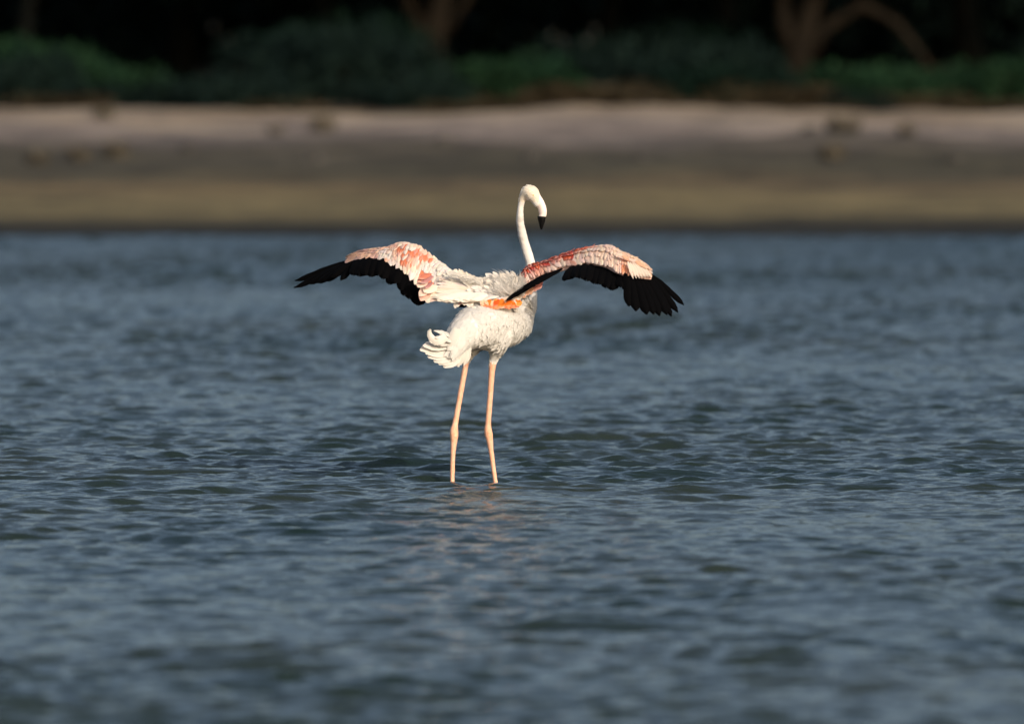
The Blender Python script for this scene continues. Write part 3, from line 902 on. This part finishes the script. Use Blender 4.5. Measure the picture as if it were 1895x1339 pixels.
# right wing
flight(RW, wr, [
    (1160, 500, -.20, 1160, 536, -.36, 1.1), (1151, 499, -.20, 1150, 530, -.36, 1.2), (1139, 496, -.18, 1132, 536, -.36, 1.1), (1131, 493, -.17, 1122, 531, -.34, 1.3), (1119, 489, -.15, 1108, 525, -.32, 1.2), (1108, 486, -.13, 1100, 524, -.31, 1.2),
    (1097, 484, -.12, 1085, 518, -.30, 1.3), (1084, 484, -.11, 1074, 514, -.29, 1.2), (1073, 486, -.10, 1064, 512, -.27, 1.1), (1062, 489, -.09, 1050, 516, -.25, 1.0), (1056, 491, -.08, 1043, 519, -.24, .7)], 0.050, 0.11)
prim(wr, [(1040, 496, .02, 985, 527, -.08, .026), (1028, 500, .03, 972, 534, -.09, .028), (1012, 505, .04, 958, 543, -.10, .028), (1000, 511, .04, 948, 550, -.11, .026), (990, 517, .03, 935, 557, -.12, .022)], Vector((0.3, -0.35, 0.9)).normalized())
prim(wr, [(1160, 500, -.20, 1164, 566, -.42, .048), (1166, 502, -.20, 1177, 575, -.45, .050), (1172, 503, -.20, 1197, 581, -.46, .052), (1178, 504, -.20, 1210, 581, -.45, .048), (1184, 504, -.20, 1221, 584, -.44, .046),
          (1190, 504, -.19, 1235, 582, -.42, .042), (1194, 505, -.19, 1243, 585, -.40, .040), (1198, 505, -.18, 1255, 578, -.36, .036), (1201, 505, -.17, 1266, 564, -.32, .030)], Vector((0.15, -0.85, 0.5)).normalized())

def covert_color(side, s, v, x, p=None):
    p = p or Vector((0, 0, 0))
    a = 0.5 + 0.9 * noise.noise(p * 13 + Vector((3, 1, 7))) + rf.uniform(-.13, .13)
    b = 0.5 + 0.9 * noise.noise(p * 30 + Vector((9, 5, 2))) + rf.uniform(-.12, .12)
    def mixc(p_, q_, t):
        t = min(1, max(0, t)); return tuple(lerp(k, l, t) for k, l in zip(p_, q_))
    def st(e0, e1, q): return min(1, max(0, (q - e0) / (e1 - e0)))
    if side < 0:
        base = mixc(CREAM, GREYW, st(.3, .7, a))
        if x > 806: c = base
        elif x > 738:
            blot = st(.50, .66, b) * (1.0 if .1 < v < .88 else .5)
            c = mixc(base, mixc(RED, PEACH, .30), blot)
            if v < .12: c = mixc(c, SOFT, .6)
        elif x > 700: c = mixc(base, mixc(PINK, PEACH, a), st(.25, .75, b + (0.2 if v < .3 else -.15)))
        else: c = mixc(PEACH, mixc(PINK, MAUVE, .6), st(.5, .8, b) + (.25 if v > .75 else 0)); c = mixc(c, CREAM, .15)
    else:
        if x < 1062:
            red = mixc(CRIM, RED, st(.3, .7, b))
            edge = .78 + .12 * math.sin(x * .09)
            c = mixc(red, mixc(CREAM, PINK, .30), st(edge - .12, edge + .10, v))
            if b > .74 and v > .3: c = mixc(c, PINK, .5)
        elif x < 1104:
            c = mixc(RED, mixc(CREAM, SOFT, a), st(.30, .60, v + (x - 1062) / 110))
        elif x < 1150: c = mixc(mixc(CREAM, PEACH, .35), SOFT, st(.3, .8, b))
        else: c = mixc(mixc(PEACH, CREAM, .35), mixc(PEACH, ORANGE, .45), st(.45, .8, v) * st(.2, .6, b + .2))
        if x > 1172 and v > .4: c = mixc(CREAM, PEACH, st(.3, .8, b))
    return tuple(min(0.88, k * rf.uniform(0.94, 1.04)) for k in c)

def coverts(W, wing, rows, per_row, wmul=1.0, s0=0.02, s1=0.985):
    for r in range(rows):              # from the trailing rows up to the leading edge, each overlapping the last
        v = 1.0 - r / rows
        n = per_row
        for k in range(n):
            s = lerp(s0, s1, (k + 0.5 * (r % 2) + rf.uniform(-.25, .25)) / n)
            s = min(0.995, max(0.005, s))
            ch = (W.S(s, 1) - W.S(s, 0)).length
            v0 = max(-0.03, v - 2.3 / rows)
            a = W.S(s, v0, 0.002 + 0.002 * r)
            b = W.S(min(1, max(0, s + rf.uniform(-.012, .012) + 0.012)), v + rf.uniform(-.05, .07), 0.006 + 0.0015 * r + rf.uniform(0, .003))
            sp = (W.S(min(1, s + 0.5 / n), v) - W.S(max(0, s - 0.5 / n), v)).length
            x = CX + ((a.x + b.x) / 2) / (34 + a.y) * F_PX
            feather('covert_feather', rf.choice(V_ROUND), wing, a, b, sp * 1.7 * wmul, (W.N(s) + Vector((rf.uniform(-.25, .25), 0, rf.uniform(-.1, .1)))).normalized(), covert_color(W.side, s, v - 0.5 / rows, x, b), thick=min(0.05, (b - a).length * 0.8))
coverts(LW, wl, 6, 44)
coverts(RW, wr, 4, 62)
# ruffled small feathers standing along the leading edges
for W, wing, n in ((LW, wl, 34), (RW, wr, 40)):
    for k in range(n):
        s = lerp(0.12, 0.98, (k + rf.random()) / n)
        a = W.S(s, 0.05); b = W.S(min(1, s + 0.04), -0.05 + rf.uniform(-.02, .05), rf.uniform(0.004, 0.016))
        x = CX + a.x / (34 + a.y) * F_PX
        feather('covert_feather', rf.choice(V_PLUME), wing, a, b, 0.016, W.N(s), covert_color(W.side, s, 0.1, x, b), thick=.02)
# pale shafts fanned over the base of the right primaries, alula on the left wing
for k in range(7):
    t = k / 6
    feather('covert_feather', V_PLUME[k % 4], wr, P(lerp(1162, 1188, t), lerp(484, 492, t), -.20), P(lerp(1172, 1206, t), lerp(516, 513, t), -.275), .012, Vector((0, -1, .3)), CREAM, thick=.01)
for k in range(4):
    feather('covert_feather', V_PLUME[k % 4], wr, P(1140 + 12 * k, 468 + 5 * k, -.13 - .02 * k), P(1166 + 11 * k, 482 + 5 * k, -.17 - .02 * k), .016, Vector((0, -1, .5)), PEACH if k % 2 else SOFT, thick=.01)
for k in range(4):
    feather('covert_feather', V_PLUME[k % 4], wl, P(716 - 8 * k, 464 + 2 * k, .33 + .02 * k), P(674 - 10 * k, 465 + 6 * k, .36 + .02 * k), .016, Vector((0, -1, .5)), (PINK, PEACH, SOFT, MAUVE)[k], thick=.01)
for k in range(14):     # ruffle at the wrist of the right wing
    x = rf.uniform(1108, 1140)
    feather('covert_feather', rf.choice(V_PLUME), wr, P(x, 463 + abs(x - 1120) * .1, .02), P(x + rf.uniform(2, 12), 453 + abs(x - 1128) * .25 + rf.uniform(0, 4), .0), .014, Vector((0, -1, .5)), rf.choice((CREAM, SOFT, PEACH)), thick=.012)
for k in range(5):      # red lining showing between the outer rows
    feather('covert_feather', V_PLUME[k % 4], wr, P(1138 + 8 * k, 474 + 4 * k, -.10 - .02 * k), P(1152 + 8 * k, 483 + 3.5 * k, -.13 - .02 * k), .014, Vector((0, -1, .4)), (0.55, 0.20, 0.12), thick=.008)
# curled pinkish feathers where the left secondaries meet the tertials
for (ax, ay, bx, by, c, w) in ((800, 510, 779, 524, MAUVE, .030), (798, 506, 774, 515, (0.60, 0.20, 0.13), .028), (792, 512, 772, 522, (0.62, 0.27, 0.20), .026), (790, 517, 773, 531, SOFT, .036), (800, 522, 786, 533, MAUVE, .022), (800, 525, 776, 548, SOFT, .040), (798, 535, 778, 556, PINK, .04), (804, 535, 790, 560, CREAM, .045), (808, 528, 784, 540, CREAM, .045), (806, 540, 798, 558, SOFT, .04)):
    feather('covert_feather', rf.choice(V_ROUND), wl, P(ax, ay, -.01), P(bx, by, -.06), w, Vector((-.1, -.8, .5)), c, thick=.04)

# --- long white tertials sweeping from the back to the left wing
def mixn(a, b, t): return (a * (1 - t) + b * t).normalized()
for k in range(64):
    t = min(1, max(0, (k + rf.uniform(-.6, .6)) / 63))
    root = P(lerp(892, 888, t) + rf.uniform(-8, 12), lerp(530, 556, t) + rf.uniform(-3, 3), lerp(.10, -.10, t))
    tip = P(lerp(828, 806, min(1, t * 1.6)) + rf.uniform(-6, 14), lerp(497, 556, t ** 0.9) + rf.uniform(-2, 2), lerp(.12, -.08, t))
    c = tuple(q * rf.uniform(.93, 1.03) for q in ((0.82, 0.77, 0.68) if rf.random() < .8 else (0.74, 0.66, 0.55)))
    feather('tertial_feather', rf.choice(V_PLUME), bird, root, tip, rf.uniform(.026, .044), Vector((-.15, -.75, .62)).normalized(), c, thick=.05)
for k in range(16):      # the rounded ruffled edge above
    t = k / 15
    root = P(lerp(868, 896, t), lerp(530, 540, t), .02)
    tip = P(lerp(846, 884, t) + rf.uniform(-3, 3), lerp(498, 512, t) + rf.uniform(-2, 3), .03)
    feather('tertial_feather', rf.choice(V_PLUME), bird, root, tip, .022, Vector((-.3, -.8, .5)).normalized(), (0.80, 0.75, 0.67), thick=-.03)
# lower edge of the tertial sheet
for k in range(26):
    t = k / 25
    root = P(lerp(868, 900, t) + rf.uniform(-6, 6), 546 + rf.uniform(-3, 3), -.08)
    tip = P(lerp(806, 872, t) + rf.uniform(-6, 6), lerp(553, 558, t) + rf.uniform(-3, 3), -.13)
    feather('tertial_feather', rf.choice(V_PLUME), bird, root, tip, rf.uniform(.022, .034), Vector((-.1, -.85, .4)).normalized(), (0.82, 0.78, 0.71), thick=.05)
# --- grey downy scapulars ruffled up on the back
for k in range(190):
    t = rf.random(); q = rf.random()
    bx = lerp(893, 968, t); by = lerp(553, 526, q); d = lerp(-.02, .10, q)
    prof = 9 + 20 * math.exp(-((bx - 944) / 20) ** 2) + 5 * math.exp(-((bx - 915) / 12) ** 2)
    h = prof * rf.uniform(.7, 1.08)
    root = P(bx, by, d); tip = P(bx - rf.uniform(4, 30) + (16 if bx > 950 else 0), by - h, d - rf.uniform(-.03, .05))
    c = rf.choice(((0.74, 0.71, 0.68), (0.70, 0.68, 0.67), (0.78, 0.75, 0.70), (0.80, 0.76, 0.70)))
    broad = rf.random() < .55
    feather('scapular_feather', rf.choice(V_ROUND) if broad else rf.choice(V_PLUME), bird, root, tip, rf.uniform(.020, .034) if broad else rf.uniform(.007, .016), Vector((rf.uniform(-.5, .3), -.9, .4)).normalized(), c, thick=.05 * rf.choice((-1, 1, 1)))
# soft grey-white cover between the wings
for k in range(60):
    t = rf.random(); q = rf.random()
    a = P(lerp(890, 962, t), lerp(528, 548, q), lerp(.05, -.05, q) + .06 * t - .03); b = a + Vector((-.05 + rf.uniform(-.02, .01), -.03, -.010 + rf.uniform(-.012, .01)))
    feather('scapular_feather', rf.choice(V_ROUND), bird, a, b, rf.uniform(.018, .03), Vector((-.1, -.7, .7)), rf.choice(((0.66, 0.64, 0.64), (0.74, 0.71, 0.68))), thick=.03)
# --- orange axillaries under the right wing
for k in range(46):
    t = k / 45
    x = lerp(892, 955, t)
    a = P(x + 10, 557 + rf.uniform(-3, 4) - 3 * math.sin(math.pi * t), -.095 + .05 * t); b = P(x - 2 + rf.uniform(-5, 5), 569 + rf.uniform(-4, 3) - (4 if t < .1 else 0), -.125 + .05 * t)
    feather('axillary_feather', rf.choice(V_ROUND), bird, a, b, .022, Vector((-.1, -.95, .2)), (0.82, 0.50, .32) if rf.random() < .12 or t < .08 else rf.choice((ORANGE, (0.85, 0.20, .02), (0.78, 0.10, 0.015), (0.88, 0.32, .07))), thick=.02)
for k in range(24):      # pale peach and red lining under the wing root, running up to the reddish tuft
    t = k / 23
    a = P(lerp(925, 1002, t), lerp(552, 514, t), lerp(-.05, .07, t)); b = P(lerp(950, 996, t) + rf.uniform(-5, 5), lerp(562, 534, t) + rf.uniform(-3, 3), lerp(-.07, .05, t))
    feather('axillary_feather', rf.choice(V_ROUND), bird, a, b, .026, Vector((.1, -.95, .2)), (SOFT if k % 3 == 0 else CREAM) if t < .35 else (0.70, 0.36, 0.22) if t < .7 else (0.62, 0.22, 0.18), thick=.02)
for k in range(16):      # white flank feathers lapping over the orange
    x = rf.uniform(882, 958)
    feather('axillary_feather', rf.choice(V_PLUME), bird, P(x, 578, -.115 + .0012 * (x - 886)), P(x - rf.uniform(2, 12), rf.uniform(565, 570), -.140 + .0012 * (x - 886)), .016, Vector((-.1, -.95, .2)), (0.74, 0.69, 0.63), thick=.02)
# black feather tips; their black also paints in the shade under the left wing
for k in range(5):
    feather('flight_feather', V_FLIGHT[k % 3], bird, P(864 + k, 552, -.06), P(844 + 4 * k, 567 + rf.uniform(-3, 2), -.10), .020, Vector((0, -.9, .4)))
for k in range(8):
    feather('axillary_feather', rf.choice(V_ROUND), bird, P(846 + 4 * k, 554, -.09), P(842 + 4.2 * k, 569 + rf.uniform(-2, 2) - (6 if 1 < k < 6 else 0), -.115), .018, Vector((0, -.95, .2)), rf.choice((MAUVE, SOFT, GREYW)), thick=.02)
# --- tail
for i, (ax, ay, bx, by, w, cu) in enumerate([(842, 622, 803, 611, .030, 0), (843, 628, 806, 624, .050, 0), (842, 632, 795, 632, .055, 1), (844, 636, 783, 640, .060, 0), (842, 640, 777, 647, .058, 0), (843, 644, 787, 653, .066, 1), (843, 648, 792, 661, .062, 0), (846, 651, 803, 669, .066, 1), (847, 654, 811, 673, .060, 0), (850, 657, 822, 680, .055, 1), (840, 634, 800, 640, .070, 0), (842, 640, 806, 654, .070, 0)]):
    feather('tail_feather', V_PLUME[cu] if i < 2 else V_ROUND[i % 4], bird, P(ax, ay, -.24), P(bx, by, -.36 + .005 * i + (.02 if i > 9 else 0)), w, Vector((-.25 + rf.uniform(-.1, .1), -.85, .45)), (0.70, 0.68, 0.645), thick=.06 * rf.uniform(.6, 1.3))
# the feather curled upwards
def curl_feather():
    pts = [(826, 622), (815, 630), (806, 631), (799, 626), (795, 619), (794.5, 613), (797, 609)]
    v, f = [], []
    for i, (x, y) in enumerate(pts):
        a = P(x, y, -.34 - .004 * i); q = P(*(pts[min(i + 1, 6)]), 0) - P(*(pts[max(i - 1, 0)]), 0)
        s = Vector((-q.z, 0, q.x)).normalized() * (.016, .018, .017, .014, .011, .008, .003)[i]
        v += [a - s + Vector((0, .004, 0)), a + Vector((0, -.004, 0)), a + s + Vector((0, .004, 0))]
    for i in range(6):
        f += [(i * 3, i * 3 + 1, i * 3 + 4, i * 3 + 3), (i * 3 + 1, i * 3 + 2, i * 3 + 5, i * 3 + 4)]
    m = bpy.data.meshes.new('tail_feather'); m.from_pydata([tuple(a) for a in v], [], f); m.update()
    m.polygons.foreach_set('use_smooth', [True] * len(m.polygons)); m.materials.append(M_PLUME)
    o = child('tail_feather', m, bird); o.color = (0.84, 0.80, 0.74, 1)
curl_feather()
# long under-tail coverts hanging over the left thigh
for k in range(16):
    t = k / 15
    a = P(lerp(842, 868, t), lerp(608, 622, t) + rf.uniform(-6, 6), -.29 + .07 * t); b = P(lerp(826, 858, t) + rf.uniform(-3, 3), lerp(664, 662, t) + 16 * math.sin(math.pi * (.1 + .6 * t)) + rf.uniform(-3, 3), -.29 + .06 * t)
    feather('tail_covert', V_ROUND[k % 4] if k % 2 else V_PLUME[1], bird, a, b, .036, Vector((-.2, -.95, .1)), (0.73, 0.71, 0.67), thick=.06)

# --- contour plumage over the trunk, too fine to count
def build_plumage():
    zt, zb = P(0, 548, 0).z, P(0, 645, 0).z
    base = vane('round', 4, frayed=.12, seed=50, mat=M_WHITE)
    bvz = np.array([v.co[:] for v in base.vertices]); bfz = np.array([p.vertices[:] for p in base.polygons])
    sel = np.where((co2[:, 2] < zt) & (co2[:, 2] > zb))[0]
    pick = rng.choice(sel, min(len(sel), 4200), replace=False)
    fwd = np.array([-0.50, -0.62, -0.42])
    V, Fc = [], []
    for i, q in enumerate(pick):
        n = nrm[q]; p = co2[q]
        d = fwd + rng.normal(size=3) * 0.13 + np.array([0, 0, -0.25 * max(0, n[0])])
        d = d - n * d.dot(n)
        if np.linalg.norm(d) < .05: continue
        d /= np.linalg.norm(d); x = np.cross(d, n)
        L = rng.uniform(.030, .060); w = L * rng.uniform(.30, .45)
        d2 = d + n * rng.uniform(0.01, 0.03)
        pts = p - n * .0015 + np.outer(bvz[:, 0] * w, x) + np.outer(bvz[:, 1] * L, d2) + np.outer(bvz[:, 2] * L * .35, n)
        Fc.append(bfz + len(V) * len(bvz)); V.append(pts)
    V = np.vstack(V); Fc = np.vstack(Fc)
    me = bpy.data.meshes.new('plumage'); me.from_pydata(V.tolist(), [], Fc.tolist()); me.update()
    me.polygons.foreach_set('use_smooth', [True] * len(me.polygons)); me.materials.append(M_WHITE)
    o = child('plumage', me, bird); o['kind'] = 'stuff'
build_plumage()

# --- fine down: joined ribbons, far too many to count
class Down:
    def __init__(self): self.v, self.f = [], []
    def strand(self, root, d, L, w, bend):
        side = d.cross(Vector((rf.uniform(-.3, .3), -1, rf.uniform(-.3, .3)))).normalized()
        b = len(self.v); n = 5
        for i in range(n + 1):
            t = i / n
            p = root + d * L * t + bend * L * t * t
            ww = w * (1 - t) ** 0.6 * (0.5 + t if t < .5 else 1)
            self.v += [p - side * ww, p + side * ww]
        for i in range(n): self.f.append((b + 2 * i, b + 2 * i + 1, b + 2 * i + 3, b + 2 * i + 2))
    def build(self, name, mat):
        m = bpy.data.meshes.new(name); m.from_pydata([tuple(a) for a in self.v], [], self.f); m.update()
        m.polygons.foreach_set('use_smooth', [True] * len(m.polygons)); m.materials.append(mat)
        child(name, m, bird)['kind'] = 'stuff'
dn = Down()
for k in range(1500):                     # ruffled scapular tuft
    bx = rf.uniform(893, 970); q = rf.random()
    prof = 12 + 24 * math.exp(-((bx - 946) / 19) ** 2) + 5 * math.exp(-((bx - 915) / 12) ** 2)
    root = P(bx, lerp(550, 520, q), lerp(-.05, .08, q))
    d = Vector((rf.uniform(-.9, .05) + (.7 if bx > 955 else 0), rf.uniform(-.7, .0), rf.uniform(.5, 1.1))).normalized()
    dn.strand(root, d, prof / 462 * rf.uniform(.5, 1.05), rf.uniform(.0008, .0022), Vector((rf.uniform(-.5, .1), -.1, rf.uniform(-.4, .1))))
for k in range(320):                     # fuzz over the top of the tertials
    t = rf.random(); root = P(lerp(835, 892, t), lerp(503, 520, t) + rf.uniform(-2, 8), rf.uniform(.0, .05))
    dn.strand(root, Vector((rf.uniform(-1, -.3), -.3, rf.uniform(.0, .6))).normalized(), rf.uniform(.015, .035), rf.uniform(.001, .002), Vector((0, 0, -.3)))
dn.build('down', M_DOWN)
dw = Down()
zt2, zb2 = P(0, 566, 0).z, P(0, 672, 0).z
selw = np.where((co2[:, 2] < zt2) & (co2[:, 2] > zb2))[0]
for q in rng.choice(selw, 1700, replace=False):     # loose barbs of the white body plumage
    n_ = Vector(nrm[q]); d = Vector((-0.45, -0.45, -0.60)) + Vector(rng.normal(size=3) * .22)
    d = (d - n_ * d.dot(n_)).normalized() + n_ * float(rng.uniform(.03, .16))
    dw.strand(Vector(co2[q]), d.normalized(), float(rng.uniform(.010, .026)), float(rng.uniform(.0010, .0022)), -n_ * .15)
seln = np.where(co2[:, 2] > P(0, 372, 0).z)[0]
for q in rng.choice(seln, 260, replace=False):      # short feathers of the crown and nape
    n_ = Vector(nrm[q]); d = Vector((-0.8, -0.1, -0.5)); d = (d - n_ * d.dot(n_)).normalized() + n_ * .25
    if n_.x > .3: continue
    dw.strand(Vector(co2[q]), d.normalized(), .009, .0009, -n_ * .1)
dw.build('barbs', M_WHITE)
